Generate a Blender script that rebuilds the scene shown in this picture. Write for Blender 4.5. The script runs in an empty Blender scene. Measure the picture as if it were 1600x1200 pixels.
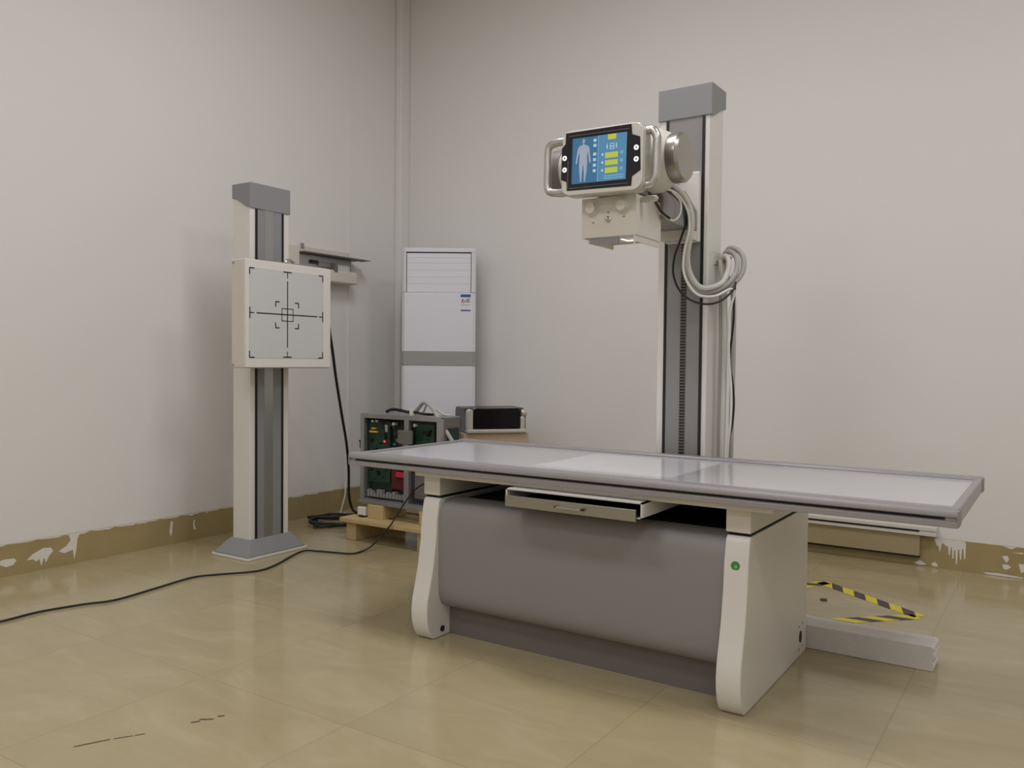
import bpy, bmesh, math, random
from mathutils import Vector, Matrix
random.seed(4)
S = bpy.context.scene
COL = S.collection
R = math.radians

# ------------------------------------------------------------------ camera
cd = bpy.data.cameras.new('camera'); cam = bpy.data.objects.new('camera', cd); COL.objects.link(cam)
yaw, pit, rol = -0.58702, 0.02709, 0.00947
fw = Vector((math.sin(yaw)*math.cos(pit), math.cos(yaw)*math.cos(pit), -math.sin(pit)))
r0 = Vector((math.cos(yaw), -math.sin(yaw), 0)); u0 = r0.cross(fw)
rt = r0*math.cos(rol)+u0*math.sin(rol); up = -r0*math.sin(rol)+u0*math.cos(rol)
M = Matrix((rt, up, -fw)).transposed().to_4x4(); M.translation = Vector((4.10175, -4.70072, 1.02549))
cam.matrix_world = M
cd.sensor_fit = 'HORIZONTAL'; cd.sensor_width = 36; cd.lens = 36*1302.14/1600; cd.clip_start = .05
S.camera = cam

# ------------------------------------------------------------------ world, lights, exposure
w = bpy.data.worlds.new('world'); S.world = w; w.use_nodes = True
w.node_tree.nodes['Background'].inputs[0].default_value = (.8, .85, .9, 1)
w.node_tree.nodes['Background'].inputs[1].default_value = .0
def area(name, loc, sx, sy, power, col=(1, .992, 1.03), rot=(0, 0, 0)):
    l = bpy.data.lights.new(name, 'AREA'); l.shape = 'RECTANGLE'; l.size = sx; l.size_y = sy
    l.energy = power; l.color = col
    o = bpy.data.objects.new(name, l); COL.objects.link(o); o.location = loc; o.rotation_euler = rot
    return o
for lx_, ly_, pw_ in ((2.2, -2.2, 33), (4.9, -2.2, 31), (2.2, -4.7, 27), (4.9, -4.7, 25), (2.2, -7.0, 24), (4.9, -7.0, 24)):
    area('ceiling_lamp', (lx_, ly_, 3.67), 1.2, .6, pw_)
S.view_settings.view_transform = 'Standard'; S.view_settings.look = 'None'
S.view_settings.gamma = 1; S.view_settings.use_curve_mapping = False
S.view_settings.exposure = -0.12

# ------------------------------------------------------------------ materials
def lin(c):
    return tuple((x/255/12.92 if x/255 <= .04045 else ((x/255+.055)/1.055)**2.4) for x in c)
def mat(name, rgb, rough=.5, metal=0, bump=0, bscale=60, var=0, vscale=3, emit=0, coat=0, spec=.5):
    m = bpy.data.materials.new(name); m.use_nodes = True
    nt = m.node_tree; b = nt.nodes['Principled BSDF']
    c = lin(rgb)
    b.inputs['Base Color'].default_value = (*c, 1)
    b.inputs['Roughness'].default_value = rough; b.inputs['Metallic'].default_value = metal
    b.inputs['Coat Weight'].default_value = coat; b.inputs['Coat Roughness'].default_value = .1
    b.inputs['Specular IOR Level'].default_value = spec
    tc = nt.nodes.new('ShaderNodeTexCoord')
    if var:
        n = nt.nodes.new('ShaderNodeTexNoise'); n.inputs['Scale'].default_value = vscale; n.inputs['Detail'].default_value = 4
        nt.links.new(tc.outputs['Object'], n.inputs['Vector'])
        mx = nt.nodes.new('ShaderNodeMix'); mx.data_type = 'RGBA'
        mx.inputs[6].default_value = (*[x*(1-var) for x in c], 1); mx.inputs[7].default_value = (*[min(1, x*(1+var)) for x in c], 1)
        nt.links.new(n.outputs['Fac'], mx.inputs[0]); nt.links.new(mx.outputs[2], b.inputs['Base Color'])
    if bump:
        n2 = nt.nodes.new('ShaderNodeTexNoise'); n2.inputs['Scale'].default_value = bscale; n2.inputs['Detail'].default_value = 3
        nt.links.new(tc.outputs['Object'], n2.inputs['Vector'])
        bp = nt.nodes.new('ShaderNodeBump'); bp.inputs['Strength'].default_value = bump; bp.inputs['Distance'].default_value = .01
        nt.links.new(n2.outputs['Fac'], bp.inputs['Height']); nt.links.new(bp.outputs['Normal'], b.inputs['Normal'])
    if emit:
        b.inputs['Emission Color'].default_value = (*c, 1); b.inputs['Emission Strength'].default_value = emit
    return m
WALL = mat('wall_paint', (229, 227, 224), .7, bump=.04, bscale=25, var=.015, vscale=1.2)
CEIL = mat('ceiling_paint', (226, 226, 222), .8)
WHITE = mat('white_enamel', (226, 222, 216), .35, var=.01)
CREAM = mat('cream_enamel', (215, 210, 200), .4, var=.01)
PANELW = mat('detector_face', (205, 206, 206), .45, var=.01)
GREYP = mat('grey_enamel', (140, 140, 142), .45, bump=.02, bscale=300, var=.01)
GREYD = mat('grey_panel', (142, 139, 138), .5, bump=.02, bscale=300, var=.015)
GREYK = mat('kick_grey', (112, 107, 102), .5)
ALU = mat('anodised_aluminium', (168, 168, 168), .32, metal=.75, var=.02, vscale=40)
STEEL = mat('brushed_steel', (172, 168, 160), .28, metal=.85, var=.04, vscale=60)
CHROME = mat('polished_chrome', (205, 203, 198), .16, metal=1)
SATIN = mat('satin_chrome', (200, 199, 195), .3, metal=.9)
SILVER = mat('silver_paint', (198, 195, 186), .28, metal=.35)
BLACK = mat('black_rubber', (18, 17, 17), .5)
CABK = mat('black_cable_sheath', (22, 21, 20), .45)
CAWH = mat('grey_white_cable_sheath', (204, 202, 194), .45)
CAGR = mat('light_grey_hose', (176, 176, 170), .45)
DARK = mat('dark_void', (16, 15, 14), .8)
BED = mat('table_laminate', (196, 195, 199), .14, var=.008, coat=.3)
RAIL = mat('table_rail_grey', (158, 154, 156), .33, metal=.3)
GLOSSB = mat('glossy_black', (8, 9, 9), .12, spec=.25)
BEZEL = mat('bezel_black', (30, 28, 36), .25)
PCB = mat('circuit_board_green', (26, 62, 44), .4, var=.25, vscale=70)
PCBD = mat('dark_green_board', (16, 38, 30), .45, var=.3, vscale=80)
PCBR = mat('red_board', (92, 22, 34), .45)
YEL = mat('yellow_part', (222, 178, 70), .5)
LEDR = mat('red_led', (255, 40, 60), .4, emit=1.6)
LEDW = mat('button_light', (250, 250, 250), .4, emit=.9)
WOOD = mat('pine_wood', (196, 172, 122), .6, var=.12, vscale=14)
CARD = mat('brown_cardboard', (188, 166, 140), .8, var=.04, vscale=8)
ACW = mat('cool_white_plastic', (224, 224, 232), .3, var=.006)
ACG = mat('air_conditioner_grey_band', (158, 158, 156), .35)
BLUE = mat('label_blue', (52, 84, 160), .5)
REDL = mat('label_red', (190, 70, 60), .5)
GREENS = mat('green_sticker', (70, 142, 72), .4)
PAINT = mat('dried_wall_paint', (226, 222, 212), .6)
SCUFF = mat('dark_scuff', (92, 74, 48), .7)
BEIGE = mat('beige_duct', (164, 150, 116), .45, var=.03)
DUSTW = mat('worn_white_paint', (216, 210, 204), .55, bump=.2, bscale=40, var=.03, vscale=14)
def scr(name, rgb, e=.55): return mat(name, rgb, .3, emit=e*.5)
SC_A = scr('screen_blue', (58, 112, 150), .75); SC_B = scr('screen_light_blue', (84, 136, 176), .75); SC_Y = scr('screen_yellow', (184, 194, 72), .8)
SC_W = scr('screen_white', (176, 204, 222), .8); SC_S = scr('screen_figure', (158, 166, 186), .8); SC_C = scr('screen_cyan', (112, 170, 200), .8); SC_D = scr('screen_dark_blue', (52, 84, 128), .6)

def floor_mat():
    m = bpy.data.materials.new('beige_marble_tile'); m.use_nodes = True
    nt = m.node_tree; b = nt.nodes['Principled BSDF']; N = nt.nodes.new; L = nt.links.new
    tc = N('ShaderNodeTexCoord'); sp = N('ShaderNodeSeparateXYZ'); L(tc.outputs['Object'], sp.inputs[0])
    def mth(op, a, bv):
        n = N('ShaderNodeMath'); n.operation = op
        for i, v in enumerate((a, bv)):
            if v is None: continue
            if isinstance(v, (int, float)): n.inputs[i].default_value = v
            else: L(v, n.inputs[i])
        return n.outputs[0]
    T = .63; joints = []; cells = []
    for ax, off in ((0, 2.44), (1, -3.03)):
        a = mth('ADD', sp.outputs[ax], -off+T*40); f = mth('DIVIDE', a, T); cells.append(mth('FLOOR', f, None))
        fr = mth('FRACT', f, None); d = mth('ABSOLUTE', mth('SUBTRACT', fr, .5), None)
        joints.append(mth('GREATER_THAN', d, .5-.0013/T))
    j = mth('MAXIMUM', joints[0], joints[1])
    cc = N('ShaderNodeCombineXYZ'); L(cells[0], cc.inputs[0]); L(cells[1], cc.inputs[1])
    wn = N('ShaderNodeTexWhiteNoise'); L(cc.outputs[0], wn.inputs['Vector'])
    ad = N('ShaderNodeVectorMath'); ad.operation = 'MULTIPLY_ADD'
    L(wn.outputs['Color'], ad.inputs[0]); ad.inputs[1].default_value = (9, 9, 9); L(tc.outputs['Object'], ad.inputs[2])
    mp = N('ShaderNodeMapping'); mp.inputs['Scale'].default_value = (1.2, 3.2, 1); mp.inputs['Rotation'].default_value = (0, 0, R(38))
    L(ad.outputs[0], mp.inputs['Vector'])
    n1 = N('ShaderNodeTexNoise'); n1.inputs['Scale'].default_value = 2.2; n1.inputs['Detail'].default_value = 7; n1.inputs['Roughness'].default_value = .6; n1.inputs['Distortion'].default_value = .8
    L(mp.outputs[0], n1.inputs['Vector'])
    cr = N('ShaderNodeValToRGB'); L(n1.outputs['Fac'], cr.inputs[0])
    e = cr.color_ramp.elements
    e[0].position = .3; e[0].color = (*lin((168, 154, 119)), 1); e[1].position = .68; e[1].color = (*lin((181, 167, 133)), 1)
    k = cr.color_ramp.elements.new(.52); k.color = (*lin((174, 160, 124)), 1)
    mx = N('ShaderNodeMix'); mx.data_type = 'RGBA'; L(j, mx.inputs[0]); L(cr.outputs[0], mx.inputs[6]); mx.inputs[7].default_value = (*lin((156, 140, 106)), 1)
    L(mx.outputs[2], b.inputs['Base Color'])
    n2 = N('ShaderNodeTexNoise'); n2.inputs['Scale'].default_value = 5; L(tc.outputs['Object'], n2.inputs['Vector'])
    mr = N('ShaderNodeMapRange'); mr.inputs[3].default_value = .10; mr.inputs[4].default_value = .2; L(n2.outputs['Fac'], mr.inputs[0])
    L(mr.outputs[0], b.inputs['Roughness'])
    n3 = N('ShaderNodeTexNoise'); n3.inputs['Scale'].default_value = 9; L(tc.outputs['Object'], n3.inputs['Vector'])
    bp = N('ShaderNodeBump'); bp.inputs['Strength'].default_value = .04; bp.inputs['Distance'].default_value = .02
    L(n3.outputs['Fac'], bp.inputs['Height']); L(bp.outputs[0], b.inputs['Normal'])
    return m
FLOOR = floor_mat()
def base_mat():
    m = mat('baseboard_marble', (164, 147, 104), .3, var=.16, vscale=7); return m
BASEB = base_mat()
def tape_mat():
    m = bpy.data.materials.new('hazard_tape'); m.use_nodes = True; nt = m.node_tree; b = nt.nodes['Principled BSDF']; N = nt.nodes.new; L = nt.links.new
    tc = N('ShaderNodeTexCoord'); sp = N('ShaderNodeSeparateXYZ'); L(tc.outputs['Object'], sp.inputs[0])
    a = N('ShaderNodeMath'); a.operation = 'MULTIPLY_ADD'; L(sp.outputs[1], a.inputs[0]); a.inputs[1].default_value = 1.15; L(sp.outputs[0], a.inputs[2])
    d = N('ShaderNodeMath'); d.operation = 'DIVIDE'; L(a.outputs[0], d.inputs[0]); d.inputs[1].default_value = .135
    f = N('ShaderNodeMath'); f.operation = 'FRACT'; L(d.outputs[0], f.inputs[0])
    g = N('ShaderNodeMath'); g.operation = 'GREATER_THAN'; L(f.outputs[0], g.inputs[0]); g.inputs[1].default_value = .5
    mx = N('ShaderNodeMix'); mx.data_type = 'RGBA'; L(g.outputs[0], mx.inputs[0])
    mx.inputs[6].default_value = (*lin((226, 206, 40)), 1); mx.inputs[7].default_value = (*lin((62, 48, 46)), 1)
    L(mx.outputs[2], b.inputs['Base Color']); b.inputs['Roughness'].default_value = .4
    return m
TAPE = tape_mat()

# ------------------------------------------------------------------ mesh helpers
class G:
    """collects geometry (world metres) into one mesh with material slots"""
    def __init__(s): s.bm = bmesh.new(); s.mi = 0
    def m(s, i): s.mi = i; return s
    def _f(s, vs):
        try:
            f = s.bm.faces.new(vs); f.material_index = s.mi; return f
        except ValueError: return None
    def box(s, x0, x1, y0, y1, z0, z1):
        v = [s.bm.verts.new((x, y, z)) for z in (z0, z1) for x, y in ((x0, y0), (x1, y0), (x1, y1), (x0, y1))]
        for q in ((3, 2, 1, 0), (4, 5, 6, 7), (0, 1, 5, 4), (1, 2, 6, 5), (2, 3, 7, 6), (3, 0, 4, 7)): s._f([v[i] for i in q])
        return s
    def prism(s, pts, axis, a, b):
        """2-D outline extruded along axis from a to b; axis x: (y,z), y: (x,z), z: (x,y)"""
        def P(p, t): return {'x': (t, p[0], p[1]), 'y': (p[0], t, p[1]), 'z': (p[0], p[1], t)}[axis]
        A = [s.bm.verts.new(P(p, a)) for p in pts]; B = [s.bm.verts.new(P(p, b)) for p in pts]
        n = len(pts); s._f(A[::-1]); s._f(B)
        for i in range(n): s._f([A[i], A[(i+1) % n], B[(i+1) % n], B[i]])
        return s
    def lathe(s, prof, c, axis='x', n=40):
        """prof: list of (t, radius) along axis from centre c"""
        rings = []
        for t, r in prof:
            ring = []
            for k in range(n):
                a = 2*math.pi*k/n; p, q = r*math.cos(a), r*math.sin(a)
                ring.append(s.bm.verts.new({'x': (c[0]+t, c[1]+p, c[2]+q), 'y': (c[0]+p, c[1]+t, c[2]+q), 'z': (c[0]+p, c[1]+q, c[2]+t)}[axis]))
            rings.append(ring)
        for A, B in zip(rings, rings[1:]):
            for k in range(n): s._f([A[k], A[(k+1) % n], B[(k+1) % n], B[k]])
        s._f(rings[0][::-1]); s._f(rings[-1]); return s
    def cyl(s, c, r, h, axis='z', n=24): return s.lathe([(0, r), (h, r)], c, axis, n)
    def tube(s, pts, r, n=10, sub=8, closed=False):
        P = [Vector(p) for p in pts]; C = []
        N = len(P)
        rng = range(N) if closed else range(N-1)
        for i in rng:
            p0 = P[(i-1) % N] if (closed or i > 0) else P[0]*2-P[1]
            p1, p2 = P[i], P[(i+1) % N]
            p3 = P[(i+2) % N] if (closed or i+2 < N) else p2*2-p1
            for k in range(sub):
                t = k/sub
                C.append(.5*((2*p1)+(p2-p0)*t+(2*p0-5*p1+4*p2-p3)*t*t+(3*p1-p0-3*p2+p3)*t**3))
        if not closed: C.append(P[-1])
        T = [(C[min(i+1, len(C)-1)]-C[max(i-1, 0)]).normalized() for i in range(len(C))]
        ref = Vector((0, 0, 1)) if abs(T[0].z) < .9 else Vector((1, 0, 0))
        u = T[0].cross(ref).normalized(); rings = []
        for c, t in zip(C, T):
            u = (u-t*u.dot(t)).normalized(); v = t.cross(u)
            rings.append([s.bm.verts.new(c+u*r*math.cos(2*math.pi*k/n)+v*r*math.sin(2*math.pi*k/n)) for k in range(n)])
        for A, B in zip(rings, rings[1:]):
            for k in range(n): s._f([A[k], A[(k+1) % n], B[(k+1) % n], B[k]])
        if closed:
            A, B = rings[-1], rings[0]
            for k in range(n): s._f([A[k], A[(k+1) % n], B[(k+1) % n], B[k]])
        else: s._f(rings[0][::-1]); s._f(rings[-1])
        return s
    def poly(s, pts):
        s._f([s.bm.verts.new(p) for p in pts]); return s
def rrect(x0, x1, z0, z1, r, n=6):
    out = []
    for cx, cz, a0 in ((x1-r, z1-r, 0), (x0+r, z1-r, 90), (x0+r, z0+r, 180), (x1-r, z0+r, 270)):
        for k in range(n+1):
            a = R(a0+90*k/n); out.append((cx+r*math.cos(a), cz+r*math.sin(a)))
    return out
def root_loc(p):
    v = Vector((0, 0, 0))
    while p is not None: v += p.location; p = p.parent
    return v
def obj(name, g, mats, parent=None, loc=None, bev=0, smooth=True, local=False, seg=2):
    me = bpy.data.meshes.new(name)
    bmesh.ops.recalc_face_normals(g.bm, faces=g.bm.faces)
    off = Vector((0, 0, 0))
    if parent is not None: off = Vector((0, 0, 0)) if local else root_loc(parent)
    elif loc is not None: off = Vector(loc)
    if off.length: bmesh.ops.translate(g.bm, verts=g.bm.verts, vec=-off)
    g.bm.to_mesh(me); g.bm.free()
    for m_ in (mats if isinstance(mats, (list, tuple)) else [mats]): me.materials.append(m_)
    o = bpy.data.objects.new(name, me); COL.objects.link(o)
    if parent is not None: o.parent = parent
    elif loc is not None: o.location = loc
    if smooth:
        me.shade_smooth()
        try: me.set_sharp_from_angle(angle=R(35))
        except Exception: pass
    if bev:
        b = o.modifiers.new('bevel', 'BEVEL'); b.width = bev; b.segments = seg; b.limit_method = 'ANGLE'; b.angle_limit = R(40); b.harden_normals = True
    return o
def tag(o, label, cat, group=None, kind=None):
    if label: o['label'] = label
    if cat: o['category'] = cat
    if group: o['group'] = group
    if kind: o['kind'] = kind
    return o
def thing(name, label, cat, loc=(0, 0, 0), rz=0, group=None):
    o = bpy.data.objects.new(name, None); COL.objects.link(o); o.location = loc; o.rotation_euler = (0, 0, rz)
    o.empty_display_size = .1
    return tag(o, label, cat, group)
def struct(name, g, m, label=None, bev=0):
    o = obj(name, g, m, bev=bev, smooth=False); o['kind'] = 'structure'
    if label: o['label'] = label
    return o

# ------------------------------------------------------------------ the room
XR, YF, ZC = 7.0, -8.0, 3.7
g = G().box(-.2, XR+.2, YF-.2, .2, -.1, 0)
g.m(1)
def strip(g, pts, wd, z):
    for (x0, y0), (x1, y1) in zip(pts, pts[1:]):
        d = Vector((x1-x0, y1-y0, 0)).normalized(); n_ = Vector((-d.y, d.x, 0))*wd/2
        a, b = Vector((x0, y0, z)), Vector((x1, y1, z)); g.poly([a-n_, b-n_, b+n_, a+n_])
strip(g, [(1.948, -3.53), (1.985, -3.452)], .006, .0006); strip(g, [(1.99, -3.445), (2.015, -3.405)], .0045, .0006)
strip(g, [(2.018, -3.40), (2.03, -3.38)], .005, .0006)
for a, b in (((2.072, -3.265), (2.084, -3.245)), ((2.085, -3.232), (2.103, -3.214)), ((2.098, -3.196), (2.11, -3.182)), ((2.075, -3.24), (2.082, -3.228))):
    strip(g, [a, b], .008, .0006)
struct('floor', g, [FLOOR, SCUFF], 'glossy beige marble tile floor')
struct('ceiling', G().box(-.2, XR+.2, YF-.2, .2, ZC, ZC+.1), CEIL)
struct('wall_left', G().box(-.2, 0, YF, 0, 0, ZC), WALL, 'plain white painted left wall')
g = G().box(0, XR, 0, .2, 0, ZC)
struct('wall_back', g, WALL, 'plain white painted back wall')
struct('wall_right', G().box(XR, XR+.2, YF, 0, 0, ZC), WALL)
struct('wall_front', G().box(0, XR, YF-.2, YF, 0, ZC), WALL)
# baseboards with dried paint
def blob(g, c, plane, pts):
    for ring in pts:
        if plane == 'x': g.poly([(c, y, z) for y, z in ring])
        else: g.poly([(x, c, z) for x, z in ring])
g = G().box(0, .012, YF, -.012, 0, .15).m(1)
X = .0128
blob(g, X, 'x', [
 [(-2.83, .075), (-2.80, .083), (-2.755, .08), (-2.745, .068), (-2.76, .05), (-2.79, .045), (-2.815, .058)],
 [(-2.70, .06), (-2.67, .085), (-2.62, .105), (-2.585, .1), (-2.575, .082), (-2.595, .06), (-2.61, .03), (-2.618, .058), (-2.632, .02), (-2.64, .055), (-2.655, .045), (-2.668, .058)],
 [(-2.55, .075), (-2.51, .095), (-2.49, .12), (-2.50, .15), (-2.44, .15), (-2.455, .12), (-2.462, .06), (-2.472, .02), (-2.478, .07), (-2.52, .06)],
 [(-1.935, .128), (-1.922, .125), (-1.925, .07), (-1.934, .04), (-1.943, .07)], [(-1.79, .115), (-1.78, .11), (-1.785, .085), (-1.775, .06), (-1.787, .055), (-1.795, .085)],
 [(-2.15, .15), (-2.06, .15), (-2.08, .142), (-2.13, .143)], [(-1.84, .15), (-1.78, .15), (-1.8, .138)], [(-1.72, .15), (-1.69, .15), (-1.7, .14)],
 [(-1.35, .14), (-1.27, .135), (-1.25, .115), (-1.3, .11), (-1.34, .12)]])
for k in range(26):
    y = -3.3+k*.13; h = .004+.006*random.random(); blob(g, X+.0005, 'x', [[(y, .15), (y+.13, .15), (y+.1, .15-h), (y+.03, .15-h*.6)]])
struct('baseboard_left', g, [BASEB, PAINT], 'beige marble baseboard with white paint splashes on left wall')
g = G().box(.0, XR, -.012, 0, 0, .15).m(1)
dr = [(3.56, .15), (3.70, .15), (3.705, .138)]
for x, z in ((3.70, .06), (3.69, .11), (3.682, .055), (3.672, .105), (3.664, .03), (3.655, .1), (3.648, .055), (3.64, .11), (3.632, .07), (3.622, .115), (3.60, .125), (3.588, .085), (3.58, .11)):
    dr += [(x+.003, z+.004), (x-.002, z)]
blob(g, -.0128, 'y', [dr,
 [(3.47, .012), (3.50, .03), (3.53, .012), (3.50, .004)], [(3.55, .02), (3.57, .03), (3.585, .01), (3.56, .006)],
 [(3.86, .10), (3.885, .104), (3.89, .085), (3.88, .07), (3.87, .082)], [(3.862, .06), (3.885, .062), (3.90, .05), (3.88, .035), (3.866, .04)],
 [(3.93, .07), (3.965, .075), (3.97, .04), (3.94, .03)], [(3.90, .122), (3.95, .128), (3.945, .12)],
 [(3.78, .01), (3.85, .014), (3.95, .008), (3.95, .002), (3.8, .002)], [(3.86, .15), (3.92, .15), (3.9, .138)]])
struct('baseboard_back', g, [BASEB, PAINT], 'beige marble baseboard with dripping white paint on back wall')
struct('trim_1', G().box(0, .008, -.572, -.548, .15, ZC), WALL, 'thin vertical white strip up the left wall near the corner')
struct('trim_2', G().box(0, .055, -.1, 0, .15, ZC), WALL, 'white boxed pipe strip in the room corner', bev=.008)

# low wall duct behind the table
t = thing('wall_duct', 'long low beige duct with grooved white top along the back wall, beside the paint drips', 'duct', (2.9, -.03, .05))
g = G().box(2.3, 3.50, -.045, -.0125, .056, .165); obj('duct_body', g, BEIGE, t, bev=.002)
g = G().box(2.3, 3.578, -.06, 0, .165, .187).box(2.3, 3.578, -.05, 0, .187, .19).box(2.3, 3.578, -.06, 0, .19, .208); obj('duct_cover', g, CREAM, t, bev=.002)
obj('cover_groove', G().box(2.3, 3.50, -.0625, -.05, .183, .192), DARK, t)
obj('bottom_gap_shade', G().box(2.3, 3.50, -.047, -.0125, .048, .056), DARK, t)  # black strip painted in as the shade of the gap below the duct

# ------------------------------------------------------------------ chest stand
cs = thing('chest_stand', 'white upright chest stand with grey cap and crosshair panel by the left wall', 'medical stand', (.53, -1.75, 0))
obj('base_plate', G().prism(rrect(.385, .682, -1.957, -1.548, .02), 'z', 0, .012), CREAM, cs, bev=.003)
g = G()
b0 = [(.40, -1.943), (.668, -1.943), (.668, -1.562), (.40, -1.562)]; b1 = [(.455, -1.882), (.608, -1.882), (.608, -1.609), (.455, -1.609)]
vb = [g.bm.verts.new((x, y, .012)) for x, y in b0]; vm = [g.bm.verts.new((x, y, .018)) for x, y in b0]; vt = [g.bm.verts.new((x, y, .088)) for x, y in b1]
g._f(vb[::-1]); g._f(vt)
for A, B in ((vb, vm), (vm, vt)):
    for i in range(4): g._f([A[i], A[(i+1) % 4], B[(i+1) % 4], B[i]])
obj('base_skirt', g, GREYP, cs, bev=.006)
obj('column', G().box(.463, .6, -1.874, -1.617, .08, 1.86), WHITE, cs, bev=.006)
obj('track_panel', G().box(.5985, .602, -1.845, -1.658, .082, 1.84).m(1).box(.602, .6035, -1.785, -1.728, .082, 1.84), [GREYP, ALU], cs)
for y in (-1.837, -1.664): obj('track_seal', G().box(.5985, .6045, y-.0065, y+.0065, .082, 1.84), BLACK, cs)
prof = [(.459, 1.932), (.459, 1.858)]
for k in range(1, 9):
    s_ = k/9; x = .459+s_*.147; prof.append((x, 1.858-.057*(3*s_*s_-2*s_**3)))
prof += [(.606, 1.80), (.606, 1.932)]
obj('cap', G().prism(prof, 'y', -1.878, -1.613), GREYP, cs, bev=.004)
obj('panel_carriage', G().box(.598, .655, -1.80, -1.69, 1.10, 1.42), GREYP, cs, bev=.004)
pan = obj('detector_panel', G().box(.652, .757, -2.032, -1.463, .98, 1.518), CREAM, cs, bev=.008)
obj('panel_face', G().box(.756, .760, -2.028, -1.467, .984, 1.514), WHITE, pan, bev=.002)
obj('cassette_front', G().box(.7595, .7615, -2.012, -1.52, 1.03, 1.478), PANELW, pan, bev=.001)
g = G()
XM0, XM1 = .7612, .7622
cy_, cz_ = -1.769, 1.254
def hb(y0, y1, z, wd=.006): g.box(XM0, XM1, y0, y1, z-wd/2, z+wd/2)
def vb_(y, z0, z1, wd=.006): g.box(XM0, XM1, y-wd/2, y+wd/2, z0, z1)
vb_(cy_, 1.085, 1.425); hb(-1.965, -1.565, cz_)
for z0, z1, zt in ((1.44, 1.473, 1.471), (1.034, 1.065, 1.036)):
    vb_(cy_, z0, z1, .005); hb(cy_-.028, cy_+.028, zt)
for y0, y1, yt in ((-2.007, -1.98, -2.006), (-1.553, -1.525, -1.526)):
    hb(y0, y1, cz_, .005); vb_(yt, cz_-.028, cz_+.028)
for y in (-1.806, -1.732): vb_(y, 1.219, 1.284, .004)
for z in (1.221, 1.284): hb(-1.808, -1.730, z, .004)
for y, sy in ((-1.846, 1), (-1.695, -1)):
    for z, sz in ((1.317, -1), (1.185, 1)):
        hb(min(y, y+sy*.025), max(y, y+sy*.025), z, .006); vb_(y, min(z, z+sz*.026), max(z, z+sz*.026), .006)
for y, sy in ((-2.008, 1), (-1.526, -1)):
    for z, sz in ((1.473, -1), (1.034, 1)):
        hb(min(y, y+sy*.03), max(y, y+sy*.03), z, .006); vb_(y, min(z, z+sz*.032), max(z, z+sz*.032), .006)
obj('crosshair_marks', g, BLACK, pan, smooth=False)
obj('top_rim', G().box(.66, .74, -1.88, -1.60, 1.517, 1.524), GREYD, pan)
obj('grip', G().tube([(.70, -1.735, 1.515), (.70, -1.725, 1.535), (.70, -1.70, 1.545), (.70, -1.675, 1.535), (.70, -1.66, 1.515)], .008), CHROME, pan)
for z in (1.50, .995): obj('side_screw', G().cyl((.67, -2.036, z), .006, .005, 'y'), STEEL, pan)

# ------------------------------------------------------------------ wall box
wb = thing('wall_box', 'cream wall mounted connection box with open lid behind the chest stand', 'wall box', (0, -.88, 1.53))
obj('back_plate', G().box(0, .02, -1.175, -.585, 1.53, 1.752), CREAM, wb, bev=.004)
obj('end_block', G().box(.02, .10, -1.175, -1.09, 1.60, 1.735), CREAM, wb, bev=.006)
obj('hinged_lid', G().box(.02, .135, -1.085, -.54, 1.696, 1.703), GREYK, wb, bev=.001)
obj('lid_flap', G().box(.05, .135, -.54, -.49, 1.698, 1.702), GREYK, wb)
obj('inner_panel', G().box(.02, .07, -1.07, -.61, 1.61, 1.694), ALU, wb, bev=.002)
obj('terminal', G().box(.07, .085, -.98, -.925, 1.64, 1.662), BLACK, wb)
obj('relay', G().box(.07, .08, -.915, -.80, 1.628, 1.66), GREYD, wb)
obj('relay', G().box(.07, .085, -.75, -.64, 1.612, 1.652), PANELW, wb, bev=.002)
obj('lower_cover', G().box(.02, .115, -1.09, -.592, 1.53, 1.612), CREAM, wb, bev=.012)
obj('latch', G().box(.07, .123, -.81, -.785, 1.60, 1.656), GREYK, wb, bev=.002)
obj('keyhole_tab', G().box(.018, .024, -1.01, -.985, 1.735, 1.768), GREYD, wb)

# ------------------------------------------------------------------ air conditioner
a = R(33); P0 = Vector((.55, -.5, 0)); rr = Vector((math.cos(a), math.sin(a), 0))
ac = thing('air_conditioner', 'tall white floor standing air conditioner in the room corner', 'air conditioner', P0+rr*.145, a)
W2 = .243
def acprof(z0, z1, gr, wx=W2, d0=0.0, d1=.27, mi=0):
    return gr
g = G(); g.prism([(-W2, .02), (-W2+.02, 0), (W2-.02, 0), (W2, .02), (W2-.015, .27), (-W2+.015, .27)], 'z', .06, 1.08)
obj('lower_body', g, ACW, ac, local=True, bev=.006)
g = G(); g.prism([(-W2-.003, .015), (-W2+.017, -.004), (W2-.017, -.004), (W2+.003, .015), (W2-.012, .272), (-W2+.012, .272)], 'z', .994, 1.083)
obj('grey_band', g, ACG, ac, local=True, bev=.003)
g = G(); g.prism([(-W2, .02), (-W2+.02, 0), (W2-.02, 0), (W2, .02), (W2-.015, .27), (-W2+.015, .27)], 'z', 1.083, 1.472)
obj('front_panel', g, ACW, ac, local=True, bev=.006)
g = G(); g.prism([(-W2, .02), (-W2+.02, 0), (W2-.02, 0), (W2, .02), (W2-.015, .27), (-W2+.015, .27)], 'z', 1.735, 1.762)
g.prism([(-W2, .02), (-W2+.02, 0), (-.213, 0), (-.213, .27), (-W2+.015, .27)], 'z', 1.4725, 1.736).prism([(W2, .02), (W2-.02, 0), (.213, 0), (.213, .27), (W2-.015, .27)], 'z', 1.4725, 1.736).box(-.213, .213, .05, .27, 1.4725, 1.736)
obj('outlet_housing', g, ACW, ac, local=True, bev=.004)
g = G()
g.box(-.209, .209, .008, .05, 1.474, 1.728)
for z in (1.53, 1.575, 1.62, 1.665, 1.70): g.box(-.207, .207, .0065, .0085, z, z+.002)
obj('louvre', g, ACW, ac, local=True)
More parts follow.
